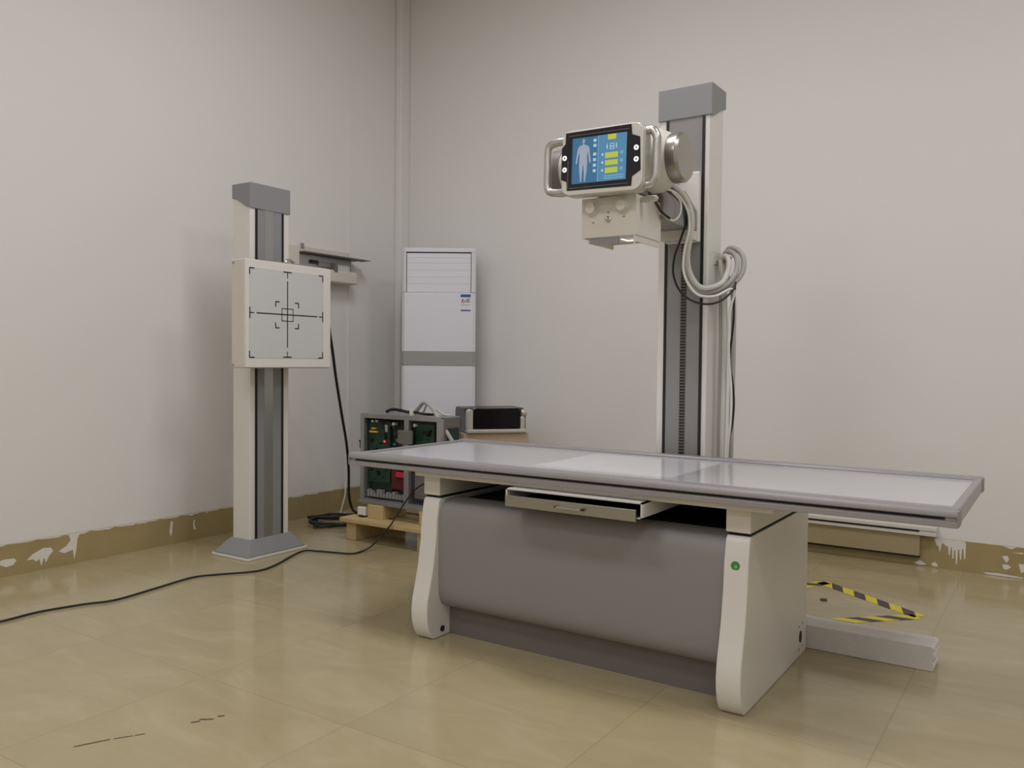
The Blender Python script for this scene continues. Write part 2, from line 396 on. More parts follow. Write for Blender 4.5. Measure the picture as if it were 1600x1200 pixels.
obj('outlet_gap', G().box(-.213, .213, .012, .05, 1.727, 1.736).box(-.213, -.209, .012, .05, 1.474, 1.73).box(.209, .213, .012, .05, 1.474, 1.73), DARK, ac, local=True)
g = G().box(-W2-.01, W2+.01, .01, .265, 0, .06); obj('plinth', g, ACG, ac, local=True, bev=.004)
g = G().box(.145, .21, -.0015, .0005, 1.352, 1.46).m(1).box(.145, .21, -.0022, .0, 1.442, 1.46).box(.145, .21, -.0022, 0, 1.352, 1.36)
g.m(2).box(.152, .163, -.0022, 0, 1.413, 1.43).m(3).box(.168, .18, -.0022, 0, 1.408, 1.424).box(.183, .204, -.0022, 0, 1.408, 1.434).box(.148, .207, -.0022, 0, 1.389, 1.393).box(.15, .168, -.0022, 0, 1.404, 1.411)
obj('energy_label', g, [ACW, BLUE, REDL, ACG], ac, local=True, smooth=False)

# ------------------------------------------------------------------ generator on pallet
pl = thing('pallet', 'small pine wood pallet on the floor under the generator cabinet', 'pallet', (1.15, -1.0, 0))
for i, (y0, y1) in enumerate(((-1.30, -1.18), (-1.12, -1.0), (-.95, -.83))): obj('deck_board', G().box(.665, 1.62, y0, y1, .105, .128), WOOD, pl, bev=.002)
for x0 in (.69, 1.215, 1.51):
    obj('stringer', G().box(x0, x0+.075, -1.27, -.84, .0, .105), WOOD, pl, bev=.003)
def blockw(x0, lab):
    o = obj('wood_block', G().box(x0, x0+.115, -1.225, -1.02, .128, .205), WOOD, None, (x0+.05, -1.05, .128), bev=.003)
    tag(o, lab, 'wood block', 'wood blocks on the pallet')
blockw(.81, 'short pine block under the left end of the generator cabinet'); blockw(1.19, 'short pine block under the right end of the generator cabinet')
gn = thing('generator_cabinet', 'grey open fronted electronics cabinet with green boards, on the pine pallet', 'electronics cabinet', (1.03, -1.06, .205))
g = G(); X0, X1, Y0, Y1, Z0, Z1 = .733, 1.322, -1.2, -1.03, .205, .72
g.box(X0, X1, Y0, Y1, Z1-.006, Z1).box(X0, X1, Y0, Y1, Z0, Z0+.012).box(X0, X0+.004, Y0, Y1, Z0, Z1).box(X0, X1, Y1-.004, Y1, Z0, Z1)
obj('housing', g, GREYP, gn)
g = G(); f0 = Y0-.004
for x0, x1 in ((X0, .762), (1.062, 1.096), (1.292, X1)): g.box(x0, x1, f0, Y0+.02, .235, Z1-.024)
g.box(X0, X1, f0, Y0+.02, Z1-.024, Z1-.0005).box(X0, X1, f0, Y0+.02, Z0+.0005, .235)
obj('front_frame', g, ALU, gn, smooth=False)
obj('side_panel', G().box(X1-.004, X1, Y0+.02, Y1, Z0+.012, Z1-.006), GREYK, gn)
obj('sill', G().box(X0-.006, 1.33, -1.215, -1.19, .205, .222), ALU, gn, bev=.002)
def board(x0, x1, z0, z1, m_, y=-1.165, n=0, m2=None, sz=(.006, .02), extra=()):
    g = G().box(x0, x1, y, y+.004, z0, z1).m(1)
    for k in range(n):
        x = random.uniform(x0+.012, x1-.03); z = random.uniform(z0+.012, z1-.03); s_ = random.uniform(*sz)
        g.box(x, x+s_, y-.012, y+.001, z, z+s_*random.uniform(.4, 1.1))
    for e in extra: g.box(*e)
    return obj('circuit_board', g, [m_, m2 or BLACK], gn)
b1 = board(.765, .93, .33, .68, PCB, -1.17, 22); b2 = board(.925, 1.062, .44, .66, PCBD, -1.155, 12, GREYK)
b3 = board(1.115, 1.245, .49, .675, PCB, -1.165, 10, DARK, extra=[(1.17, 1.22, -1.176, -1.164, .625, .64)]); b4 = board(.77, .94, .235, .345, PCBD, -1.16)
b5 = board(.941, 1.062, .30, .41, PCBR, -1.17)
obj('fuse', G().box(.785, .843, -1.186, -1.17, .613, .622), YEL, b1)
obj('fuse', G().box(.80, .83, -1.186, -1.17, .632, .640), YEL, b1)
for x in (.965, 1.12): obj('connector', G().cyl((x, -1.185, .668), .009, .03, 'y', 14), CREAM, gn)
obj('connector', G().box(.795, .84, -1.18, -1.16, .672, .684), CREAM, gn); obj('connector', G().box(.9, .912, -1.18, -1.16, .62, .66), CREAM, gn)
for x, z, r in ((.906, .567, .006), (.814, .422, .008)): obj('indicator_light', G().lathe([(-.006, r*.4), (-.003, r), (.003, r)], (x, -1.19, z), 'y', 14), LEDR, gn)
obj('coil_core', G().box(1.03, 1.13, -1.222, -1.204, .565, .64), GREYK, gn, bev=.004)
LEDD = mat('red_segment', (190, 44, 66), .4, emit=.5)
d = obj('readout', G().box(.985, 1.06, -1.185, -1.168, .362, .405), BLACK, gn)
g = G()
for k in range(4):
    x = .990+k*.0175
    g.box(x, x+.011, -1.1865, -1.185, .398, .401).box(x, x+.011, -1.1865, -1.185, .386, .388).box(x, x+.011, -1.1865, -1.185, .373, .376)
    g.box(x-.001, x+.0015, -1.1865, -1.185, .374, .40).box(x+.0095, x+.012, -1.1865, -1.185, .374, .40)
obj('red_digits', g, LEDD, d)
g = G()
for k in range(12):
    x = .77+k*.024; g.box(x, x+.016, -1.185, -1.15, .245, .262+.03*random.random())
obj('terminal_strip', g, GREYD, gn)
obj('power_module', G().box(1.11, 1.28, -1.17, -1.05, .26, .44), GREYK, gn, bev=.004)
obj('power_board', G().box(X1, X1+.004, Y0+.05, Y1-.02, .48, .66), PCBD, gn)
g = G()
for p in ([(.80, -1.18, .70), (.85, -1.19, .66), (.90, -1.185, .685), (.95, -1.18, .66), (.98, -1.17, .60)], [(.87, -1.18, .69), (.905, -1.19, .63), (.91, -1.185, .57), (.95, -1.18, .53)], [(1.0, -1.18, .70), (1.03, -1.19, .68), (1.05, -1.18, .62), (1.04, -1.17, .55)]): g.tube(p, .004, 6)
obj('wiring', g, CABK, gn)
obj('latch_knob', G().lathe([(0, .004), (.012, .004), (.012, .010), (.02, .010)], (.715, -1.195, .56), 'x', 14).box(.722, .735, -1.199, -1.191, .52, .56), BLACK, gn)
# cables on top of it
def cable(name, pts, r, m_, label, cat='cable', group=None, n=10, sub=8):
    lo = Vector(pts[0]); o = obj(name, G().tube(pts, r, n, sub), m_, None, lo)
    return tag(o, label, cat, group)
cable('cable', [(.84, -1.10, .730), (.90, -1.12, .745), (.96, -1.12, .742), (1.0, -1.11, .735), (1.02, -1.08, .729)], .009, CABK, 'short thick black lead bent over the top left of the electronics cabinet')
cable('cable', [(1.02, -1.06, .731), (1.06, -1.08, .755), (1.11, -1.10, .788), (1.16, -1.12, .786), (1.21, -1.13, .755), (1.27, -1.15, .70), (1.335, -1.15, .62), (1.375, -1.12, .54), (1.39, -1.05, .47)], .011, CAGR, 'thick grey hose arching over the electronics cabinet and down its right side')
cable('cable', [(1.06, -1.05, .727), (1.10, -1.08, .74), (1.15, -1.11, .785), (1.19, -1.10, .765), (1.24, -1.08, .73), (1.27, -1.06, .724)], .006, CAWH, 'thin white lead crossing under the grey hose on the electronics cabinet')
cable('cable', [(1.05, -1.14, .725), (1.09, -1.15, .738), (1.14, -1.13, .73), (1.17, -1.08, .725)], .007, CABK, 'short black lead lying in the middle of the electronics cabinet top')
o = obj('plug', G().box(1.07, 1.088, -1.17, -1.15, .72, .757), WHITE, None, (1.08, -1.16, .72), bev=.002); tag(o, 'small white upright plug on the electronics cabinet top', 'plug')
t = thing('power_plug', 'white plug lying on the left end of the pallet beside the pine block', 'plug', (.76, -1.21, .128))
obj('plug_body', G().box(.73, .79, -1.225, -1.195, .135, .185), WHITE, t, bev=.006); obj('plug_foot', G().box(.745, .785, -1.23, -1.19, .128, .140), BLACK, t, bev=.003)

# coil of black cable at the corner
pts = []
for k in range(42):
    th = k/41*2*math.pi*2.6; rx = .13+.02*math.sin(k*1.7); pts.append((.33+rx*1.05*math.cos(th), -1.0+rx*1.1*math.sin(th)+.012*math.sin(k*.9), .016+.0085*(k//16)+.006*math.sin(k*.8)+.006))
pts += [(.42, -.95, .05), (.50, -1.02, .045), (.57, -1.1, .03), (.63, -1.13, .014)]
cable('cable_coil', pts, .010, CABK, 'loose coil of black cable on the floor left of the pallet', 'cable', sub=5)
cable('hanging_cable', [(.70, -1.455, 1.50), (.69, -1.44, 1.42), (.64, -1.37, 1.25), (.585, -1.28, 1.07), (.50, -1.17, .92), (.40, -1.022, .69), (.34, -.92, .50), (.315, -.875, .33), (.31, -.865, .16), (.33, -.85, .07), (.40, -.86, .05), (.47, -.93, .045)], .0085, CABK, 'long black cable hanging from the chest stand panel to the cable coil', sub=10)
cable('thin_cable', [(.03, -.62, .20), (.07, -.66, .12), (.14, -.76, .045), (.20, -.83, .03), (.27, -.86, .045)], .0055, CAWH, 'thin white cable running down the left baseboard into the cable coil')
fl = [(.60, -3.45, .006), (.66, -3.28, .006), (.706, -3.139, .006), (.701, -2.992, .006), (.743, -2.833, .006), (.79, -2.721, .006), (.765, -2.524, .006), (.735, -2.313, .006), (.785, -2.208, .006), (.879, -2.063, .006), (.862, -1.934, .006), (.74, -1.651, .006), (.817, -1.592, .006), (.985, -1.535, .006), (1.0, -1.46, .008), (1.015, -1.42, .023), (1.012, -1.38, .039), (1.014, -1.345, .062), (1.042, -1.325, .10), (1.075, -1.315, .141), (1.085, -1.29, .18), (1.136, -1.24, .287), (1.178, -1.222, .335), (1.25, -1.19, .38), (1.26, -1.15, .39)]
cable('floor_cable', fl, .0045, CABK, 'long thin black cable winding across the floor to the pallet')

# ------------------------------------------------------------------ printer on box
pa = R(50); pr_c = Vector((1.30, -.65, 0)); bk = Vector((-.766, .643, 0))
bx = thing('cardboard_box', 'tall plain brown carton standing under the black printer', 'box', pr_c+bk*.15, pa)
g = G().box(-.2, .2, -.15, .15, 0, .60); obj('carton', g, CARD, bx, local=True, bev=.003)
obj('packing_tape', G().box(-.2005, .2005, -.03, .03, .598, .6008), mat('clear_tape', (190, 176, 150), .2), bx, local=True)
pr = thing('printer', 'black desktop printer with silver trim on top of the carton', 'printer', (*(pr_c+bk*.15)[:2], .601), pa)
obj('body', G().prism([(-.14, 0), (-.14, .10), (-.10, .145), (.13, .145), (.15, .12), (.15, 0)], 'x', -.185, .185), mat('black_plastic', (34, 33, 34), .35), pr, local=True, bev=.006)
obj('front_glass', G().prism(rrect(-.145, .145, .028, .147, .022), 'y', -.158, -.10), GLOSSB, pr, local=True, bev=.006)
obj('front_pillar', G().prism(rrect(-.185, -.145, .01, .143, .018), 'y', -.165, -.13), SILVER, pr, local=True, bev=.008)
obj('front_pillar', G().prism(rrect(.145, .175, .01, .10, .014), 'y', -.16, -.13), SILVER, pr, local=True, bev=.008)
obj('side_knob', G().lathe([(0, .02), (.012, .024), (.03, .02), (.036, .006)], (.152, -.145, .118), 'x', 20), SILVER, pr, local=True)
obj('base_trim', G().box(-.185, .18, -.172, .14, 0.0, .024), SILVER, pr, local=True, bev=.008)

# ------------------------------------------------------------------ x-ray table
tb = thing('xray_table', 'grey and white x-ray examination table with floating top in the middle of the room', 'examination table', (2.73, -1.97, 0))
TX0, TX1, TY0, TY1 = 1.785, 3.885, -2.36, -1.603
obj('tabletop', G().box(TX0+.02, TX1-.02, TY0+.03, TY1-.03, .622, .657), BED, tb, bev=.003)
rp = lambda yo, sg: [(yo, .640), (yo, .634), (yo+sg*.0, .618), (yo+sg*.055, .618), (yo+sg*.055, .661), (yo+sg*.048, .666), (yo+sg*.010, .666), (yo+sg*.002, .660), (yo, .648), (yo+sg*.006, .645)]
def side_rail(yo, sg):
    P = [(yo, .618), (yo, .634), (yo+sg*.007, .636), (yo+sg*.007, .643), (yo, .645), (yo, .655), (yo+sg*.004, .663), (yo+sg*.012, .667), (yo+sg*.045, .667), (yo+sg*.052, .661), (yo+sg*.052, .618)]
    ra = obj('side_rail', G().prism(P, 'x', TX0, TX1), RAIL, tb, bev=.0015)
    obj('rail_groove', G().box(TX0+.03, TX1-.03, min(yo+sg*.0062, yo+sg*.0075), max(yo+sg*.0062, yo+sg*.0075), .6365, .6425), DARK, ra)
side_rail(TY0, 1); side_rail(TY1, -1)
for x0, x1 in ((TX0, TX0+.022), (TX1-.022, TX1)): obj('end_rail', G().box(x0, x1, TY0+.04, TY1-.04, .618, .664), RAIL, tb, bev=.005)
for x0 in (TX0-.003, TX1-.003):
    for y0 in (TY0, TY1-.05): obj('rail_cap', G().box(x0, x0+.006, y0, y0+.05, .62, .662), GREYD, tb, bev=.002)
obj('top_frame', G().box(2.10, 3.42, -2.335, -2.295, .60, .618).box(2.10, 3.42, -1.67, -1.63, .60, .618).box(2.10, 2.14, -2.295, -1.67, .60, .618).box(3.38, 3.42, -2.295, -1.67, .60, .618), CREAM, tb, bev=.003)
def leg_profile():
    F = [(-2.280, .518), (-2.290, .516), (-2.298, .508), (-2.302, .495), (-2.312, .44), (-2.318, .36), (-2.332, .27), (-2.350, .20), (-2.364, .15), (-2.368, .11), (-2.366, .075), (-2.356, .04), (-2.342, .015), (-2.325, 0)]
    return F+[(-1.64, 0), (-1.64, .518)]
for x0 in (2.112, 3.27):
    lg = obj('end_panel', G().prism(leg_profile(), 'x', x0, x0+.075), WHITE, tb, bev=.005)
    obj('panel_seam', G().box(x0+.004, x0+.071, -2.285, -1.645, .517, .527), DARK, lg)
    obj('upper_block', G().prism([(-2.297, .527), (-2.297, .598), (-1.645, .598), (-1.645, .527)], 'x', x0, x0+.075), CREAM, tb, bev=.003)
    if x0 < 3:
        obj('bolt', G().lathe([(0, .011), (.004, .011), (.005, .006)], (x0+.0755, -2.278, .03), 'x', 16), BLACK, lg)
    else:
        gm = obj('grommet_hole', G().prism([(-1.722+.016*math.cos(t_), .07+.021*math.sin(t_)) for t_ in [k*math.pi/10 for k in range(20)]], 'x', x0+.0745, x0+.0765), BLACK, lg)
        for dy, dz in ((-.02, -.04), (.02, .045), (-.022, .04), (.022, -.035)): obj('screw', G().lathe([(0, .004), (.002, .004), (.003, .002)], (x0+.0748, -1.722+dy, .07+dz), 'x', 10), STEEL, lg)
        obj('bolt', G().lathe([(0, .010), (-.004, .010), (-.005, .006)], (x0-.0005, -2.315, .03), 'x', 16), BLACK, lg)
        st = obj('round_sticker', G().lathe([(-.0015, .0135), (.004, .0135)], (3.306, -2.312, .432), 'y', 24), GREENS, lg)
        obj('sticker_mark', G().lathe([(-.002, .0045), (-.001, .0045)], (3.308, -2.312, .430), 'y', 12), mat('pale_green', (150, 196, 140), .4), lg)
FP = [(-2.20, .515), (-2.235, .514), (-2.262, .508), (-2.282, .496), (-2.294, .478), (-2.299, .455), (-2.301, .42), (-2.302, .20), (-2.300, .165), (-2.292, .14), (-2.278, .122), (-2.258, .112), (-2.20, .11)]
obj('front_panel', G().prism(FP, 'x', 2.187, 3.27), GREYD, tb)
obj('kick_panel', G().box(2.187, 3.27, -2.232, -2.20, 0, .112), GREYK, tb)
obj('back_panel', G().box(2.187, 3.27, -1.675, -1.65, 0, .515), WHITE, tb, bev=.003)
obj('hollow_shade_plate', G().box(2.187, 3.27, -2.20, -1.675, .49, .50), DARK, tb)  # black plate stands in for the darkness of the hollow below the top
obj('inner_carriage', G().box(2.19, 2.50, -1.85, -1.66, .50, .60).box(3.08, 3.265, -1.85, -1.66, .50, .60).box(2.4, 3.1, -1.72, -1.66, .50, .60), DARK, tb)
# cassette housing and pulled-out drawer
g = G(); HX0, HX1, HY0, HY1, HZ0, HZ1 = 2.535, 3.037, -2.378, -1.95, .548, .599
g.box(HX0, HX0+.006, HY0, HY1, HZ0, HZ1).box(HX1-.006, HX1, HY0, HY1, HZ0, HZ1).box(HX0, HX1, HY0, HY1, HZ1-.005, HZ1).box(HX0, HX1, HY0, HY1, HZ0, HZ0+.004).box(HX0, HX1, HY1-.004, HY1, HZ0, HZ1)
hs = obj('drawer_housing', g, WHITE, tb)
dw = obj('cassette_drawer', G().box(2.55, 3.02, -2.415, -1.98, .553, .558), DARK, tb)
obj('drawer_front', G().box(2.563, 3.036, -2.424, -2.415, .547, .583), STEEL, dw, bev=.0015)
obj('drawer_handle', G().box(2.76, 2.862, -2.44, -2.424, .563, .569).box(2.76, 2.768, -2.44, -2.424, .56, .569).box(2.854, 2.862, -2.44, -2.424, .56, .569), CHROME, dw, bev=.001)
obj('cassette_clamp', G().box(2.56, 3.01, -2.20, -2.17, .558, .58), BLACK, dw)

# ------------------------------------------------------------------ floor rail, tape, anchor
g = G(); n = 40
top = [(2.30, .084)]
pts = [(2.3, 0), (3.752, 0), (3.758, .018), (3.750, .032), (3.760, .05), (3.752, .064), (3.757, .078), (3.748, .085), (2.3, .085)]
o = obj('floor_rail', G().prism(pts, 'y', -1.62, -1.50), DUSTW, None, (3.0, -1.56, 0), bev=.003)
tag(o, 'long low white painted rail on the floor behind the table pedestal', 'floor rail')
def tape(p, q, wd, lab):
    wd *= 1.18; p, q = Vector((*p, 0)), Vector((*q, 0)); d_ = (q-p).normalized(); n_ = Vector((-d_.y, d_.x, 0))*wd/2; ln = (q-p).length
    g_ = G().box(0, ln, -wd/2, wd/2, .0003, .0012)
    o_ = obj('hazard_tape', g_, TAPE); o_.location = p; o_.rotation_euler = (0, 0, math.atan2(d_.y, d_.x))
    tag(o_, lab, 'floor tape', 'hazard tape on the floor')
tape((3.165, -.645), (3.625, -.965), .055, 'longest yellow and black tape strip on the floor, slanting behind the table end')
tape((3.615, -.975), (3.33, -1.255), .055, 'yellow and black tape strip on the floor running towards the white rail')
tape((2.95, -1.03), (3.185, -.635), .05, 'yellow and black tape strip on the floor half hidden by the table end panel')
o = obj('floor_anchor', G().lathe([(0, .016), (.006, .014), (.007, .005)], (3.245, -.95, 0), 'z', 14), SCUFF, None, (3.245, -.95, 0)); tag(o, 'small dark anchor plug in the floor inside the tape corner', 'floor anchor')

# ------------------------------------------------------------------ x-ray tube stand
ts = thing('xray_tube_stand', 'tall white column with grey cap carrying the x-ray tube head and touchscreen', 'x-ray machine', (2.815, -1.5, .085))
CX0, CX1, CY0, CY1 = 2.711, 2.922, -1.55, -1.40
obj('base_block', G().box(2.70, 2.935, -1.59, -1.38, .086, .20).box(2.72, 2.91, -1.495, -1.38, 0, .086), WHITE, ts, bev=.004)
obj('column', G().box(CX0, CX1, CY0, CY1, .20, 2.06), WHITE, ts, bev=.006)
tp = obj('track_panel', G().box(2.741, 2.903, -1.5515, -1.548, .21, 2.04), GREYD, ts)
for x in (2.747, 2.898): obj('track_seal', G().box(x-.0055, x+.0055, -1.554, -1.548, .21, 2.04), BLACK, tp)
g = G().box(2.812, 2.837, -1.5525, -1.549, .21, 1.55)
g.m(1)
for k in range(110): g.box(2.814, 2.835, -1.5545, -1.552, .22+k*.012, .2255+k*.012)
obj('toothed_rack', g, [GREYK, BLACK], tp, smooth=False)
prof = [(-1.556, 2.121), (-1.556, 1.994)]
for k in range(1, 9):
    s_ = k/9; prof.append((-1.556+s_*.16, 1.994+.055*(3*s_*s_-2*s_**3)))
prof += [(-1.396, 2.05), (-1.396, 2.121)]
obj('cap', G().prism(prof, 'x', 2.706, 2.932), GREYP, ts, bev=.004)
obj('carriage', G().box(2.753, 2.8925, -1.578, -1.553, 1.50, 1.775), WHITE, ts, bev=.005)
g = G().prism([(2.745, 1.70), (2.84, 1.70), (2.885, 1.62), (2.885, 1.54), (2.745, 1.54)], 'y', -1.90, -1.578)
am = obj('arm', g, GREYD, ts, bev=.004)
obj('arm_tray', G().box(2.756, 2.887, -1.66, -1.578, 1.503, 1.54), CREAM, am, bev=.003)
obj('arm_spindle', G().lathe([(0, .045), (.30, .045)], (2.79, -1.93, 1.735), 'y', 28), SILVER, am)
# tube head
TCY, TCZ = -1.955, 1.738
hd = obj('tube_head', G().lathe([(-.275, .03), (-.27, .080), (-.20, .092), (-.14, .106), (-.07, .114), (.06, .114), (.09, .113), (.11, .109), (.135, .096), (.153, .085), (.156, .05)], (2.79, TCY, TCZ), 'x', 48), CREAM, ts)
obj('end_cap', G().lathe([(0, .083), (.006, .086), (.036, .086), (.046, .078), (.048, .02)], (2.943, TCY, TCZ), 'x', 48), STEEL, hd)
obj('end_cap', G().lathe([(0, .084), (-.008, .086), (-.045, .086), (-.056, .078), (-.058, .02)], (2.523, TCY, TCZ), 'x', 48), GREYK, hd)
obj('clamp_ring', G().lathe([(-.014, .112), (-.014, .119), (.014, .119), (.014, .112)], (2.79, TCY, TCZ), 'x', 48), SILVER, hd)
obj('mount_block', G().box(2.70, 2.86, -2.12, -1.95, 1.61, 1.80), GREYD, hd, bev=.01)
obj('mount_neck', G().box(2.70, 2.84, -2.05, -1.89, 1.595, 1.66), DARK, hd, bev=.004)
# collimator: a real box with an aperture underneath and its field lamp inside
co_parent = ts
g = G(); A0, A1, B0, B1, C0, C1 = 2.662, 2.871, -2.10, -1.892, 1.462, 1.600
g.box(A0, A1, B0, B0+.004, C0, C1).box(A0, A1, B1-.004, B1, C0, C1).box(A0, A0+.004, B0+.004, B1-.004, C0, C1).box(A1-.004, A1, B0+.004, B1-.004, C0, C1).box(A0+.004, A1-.004, B0+.004, B1-.004, C1-.004, C1)
lx, ly, hx, hy = 2.790, -1.955, .033, .031
zb0, zb1 = C0+.006, C0+.009; a0_, a1_, b0_, b1_ = A0+.004, A1-.004, B0+.004, B1-.004
g.box(a0_, lx-hx, b0_, b1_, zb0, zb1).box(lx+hx, a1_, b0_, b1_, zb0, zb1).box(lx-hx, lx+hx, b0_, ly-hy, zb0, zb1).box(lx-hx, lx+hx, ly+hy, b1_, zb0, zb1)
co = obj('collimator', g, CREAM, ts, smooth=False)
for q_ in ((lx-.042, lx-.038, ly-.042, ly+.042), (lx+.038, lx+.042, ly-.042, ly+.042), (lx-.038, lx+.038, ly-.042, ly-.038), (lx-.038, lx+.038, ly+.038, ly+.042), (lx-.038, lx+.038, ly-.038, ly+.038)):
    obj('lamp_liner_plate', G().box(*q_, *((zb1, C1-.0045) if q_[1]-q_[0] < .01 or q_[3]-q_[2] < .01 else (C1-.0065, C1-.0045))), DARK, co)  # added black liner that keeps lamp light off the collimator's inner walls
for x, z in ((2.703, 1.563), (2.822, 1.563)):
    kb = obj('dial', G().lathe([(0, .026), (-.004, .026), (-.004, .021), (-.02, .018), (-.022, .012)], (x, B0, z), 'y', 32), CREAM, co)
obj('light_switch', G().lathe([(0, .010), (-.004, .010), (-.006, .006), (-.018, .005), (-.02, .002)], (2.766, B0, 1.522), 'y', 20), CHROME, co)
for x, z in ((2.708, 1.514), (2.826, 1.526), (2.766, 1.545)): obj('dial_mark', G().box(x-.006, x+.006, B0-.0006, B0, z-.001, z+.001).box(x-.0005, x+.0005, B0-.0006, B0, z-.005, z+.005), GREYK, co, smooth=False)
obj('filter_rail', G().box(A0+.02, A0+.026, B0+.01, B1-.01, C0-.018, C0), CREAM, co)
obj('filter_rail', G().box(A1-.009, A1-.003, B0+.006, B1-.006, C0-.022, C0), CREAM, co)
obj('filter_stop', G().box(A1-.009, A1-.003, B0+.002, B0+.006, C0-.032, C0), CREAM, co)
obj('filter_flap', G().prism([(2.69, 1.46), (2.805, 1.46), (2.805, 1.438), (2.70, 1.442)], 'y', -2.095, -2.09), GREYP, co)
fl_ = bpy.data.lights.new('collimator_lamp', 'POINT'); fl_.energy = 17; fl_.shadow_soft_size = .0015; fl_.color = (.95, .96, 1)
fo = bpy.data.objects.new('collimator_lamp', fl_); COL.objects.link(fo); fo.location = (lx, ly, C0+.1235)

# display
DP = Vector((2.75, -2.17, 1.72))
ra_ = R(-1.2)
def dl(x, z, y=0):   # display plane coordinates to metres, slight roll
    return (DP.x+x*math.cos(ra_)-z*math.sin(ra_), DP.y+y, DP.z+x*math.sin(ra_)+z*math.cos(ra_))
def dprism(g, pts, y0, y1):
    q = [dl(x, z) for x, z in pts]; return g.prism([(p[0], p[2]) for p in q], 'y', DP.y+y0, DP.y+y1)
dh = obj('display', dprism(G(), rrect(-.132, .180, -.122, .104, .034, 8), .006, .055), SILVER, ts, bev=.006)
obj('front_shell', dprism(G(), rrect(-.130, .176, -.119, .102, .034, 8), -.002, .006), WHITE, dh, bev=.003)
obj('bezel', dprism(G(), [(-.116, .096), (.133, .098), (.137, .064), (.166, .053), (.171, -.057), (.141, -.075), (.139, -.106), (-.107, -.103), (-.109, -.072), (-.131, -.063), (-.131, .046), (-.117, .058)], -.004, .0), BEZEL, dh, bev=.001)
g = G()
for x0, x1, z0, z1 in ((-.104, .126, .083, .0842), (-.098, .128, -.0962, -.095), (-.1045, -.103, -.095, .0)): dprism(g, [(x0, z0), (x1, z0), (x1, z1), (x0, z1)], -.0046, -.004)
obj('bezel_line', g, GREYD, dh, smooth=False)
sx0, sx1, sz0, sz1 = -.089, .119, -.082, .073
def fr(a_, b_): return (sx0+(sx1-sx0)*a_, sz1-(sz1-sz0)*b_)
g = G()
def rect(mi, a0, a1, b0, b1, d_=0):
    g.m(mi); dprism(g, [fr(a0, b0), fr(a1, b0), fr(a1, b1), fr(a0, b1)], -.0050-d_, -.0045)
rect(0, 0, 1, 0, 1); rect(1, .49, 1, 0, 1, .0001); rect(6, .0, .02, 0, 1, .0001); rect(5, .482, .495, 0, 1, .0003)
fig = [(.195, .05), (.215, .03), (.24, .05), (.24, .10), (.225, .13), (.228, .155), (.30, .19), (.325, .25), (.345, .42), (.358, .54), (.345, .58), (.33, .54), (.31, .40), (.292, .30), (.285, .42), (.292, .56), (.285, .74), (.262, .93), (.27, .965), (.238, .965), (.236, .80), (.222, .60), (.212, .60), (.196, .80), (.192, .965), (.16, .965), (.168, .93), (.148, .74), (.14, .56), (.148, .42), (.142, .30), (.122, .40), (.102, .54), (.088, .58), (.075, .54), (.088, .42), (.108, .25), (.132, .19), (.205, .155), (.208, .13), (.195, .10)]
g.m(4); dprism(g, [fr(*p) for p in fig], -.0054, -.0045)
for b_ in (.06, .17, .36, .48, .60, .72): rect(3, .40, .455, b_, b_+.065, .0003)
for a0, a1, b0, b1 in ((.66, .81, .0, .115), (.62, .85, .39, .51), (.62, .85, .555, .665), (.62, .85, .715, .835)): rect(2, a0, a1, b0, b1, .0003)
for a0, a1, b0, b1 in ((.65, .66, .2, .32), (.81, .82, .2, .32), (.70, .78, .2, .215), (.70, .78, .315, .33), (.70, .71, .2, .33), (.77, .78, .2, .33), (.715, .765, .25, .28), (.64, .66, .22, .30), (.81, .83, .22, .30)): rect(3, a0, a1, b0, b1, .0004)
for b_ in (.40, .57, .74): rect(3, .555, .59, b_, b_+.05, .0003); rect(5, .89, .94, b_-.02, b_+.05, .0003)
for b_ in (.88, .93): rect(5, .60, .96, b_, b_+.028, .0003)
obj('touch_screen', g, [SC_A, SC_B, SC_Y, SC_W, SC_S, SC_C, SC_D], dh, smooth=False)
for x, z in ((.154, .018), (.155, -.020), (-.118, .010), (-.117, -.030)):
    g = G(); ring = [(x+.0085*math.cos(k*math.pi/10), z+.0085*math.sin(k*math.pi/10)) for k in range(20)]
    dprism(g, ring, -.0055, -.003); bt = obj('button', g, LEDW, dh)
    g = G(); dprism(g, [(x+.0032*math.cos(k*math.pi/6), z+.0032*math.sin(k*math.pi/6)) for k in range(12)], -.006, -.005); obj('button_mark', g, BEZEL, bt)
def handle(sg, x0, xb):
    P = [(x0, .082), (x0+(xb-x0)*.5, .082), (xb-sg*.009, .074), (xb, .052), (xb, 0), (xb, -.064), (xb-sg*.009, -.087), (x0+(xb-x0)*.5, -.095), (x0, -.095)]
    obj('handle', G().tube([dl(x, z-.004, .03) for x, z in P], (.0142), 14, 10), SATIN, dh)
handle(-1, -.128, -.206); handle(1, .176, .212)
obj('tilt_lever', G().lathe([(0, .008), (.03, .013), (.06, .011), (.066, .003)], (2.868, -2.06, 1.585), 'x', 16), SILVER, ts)
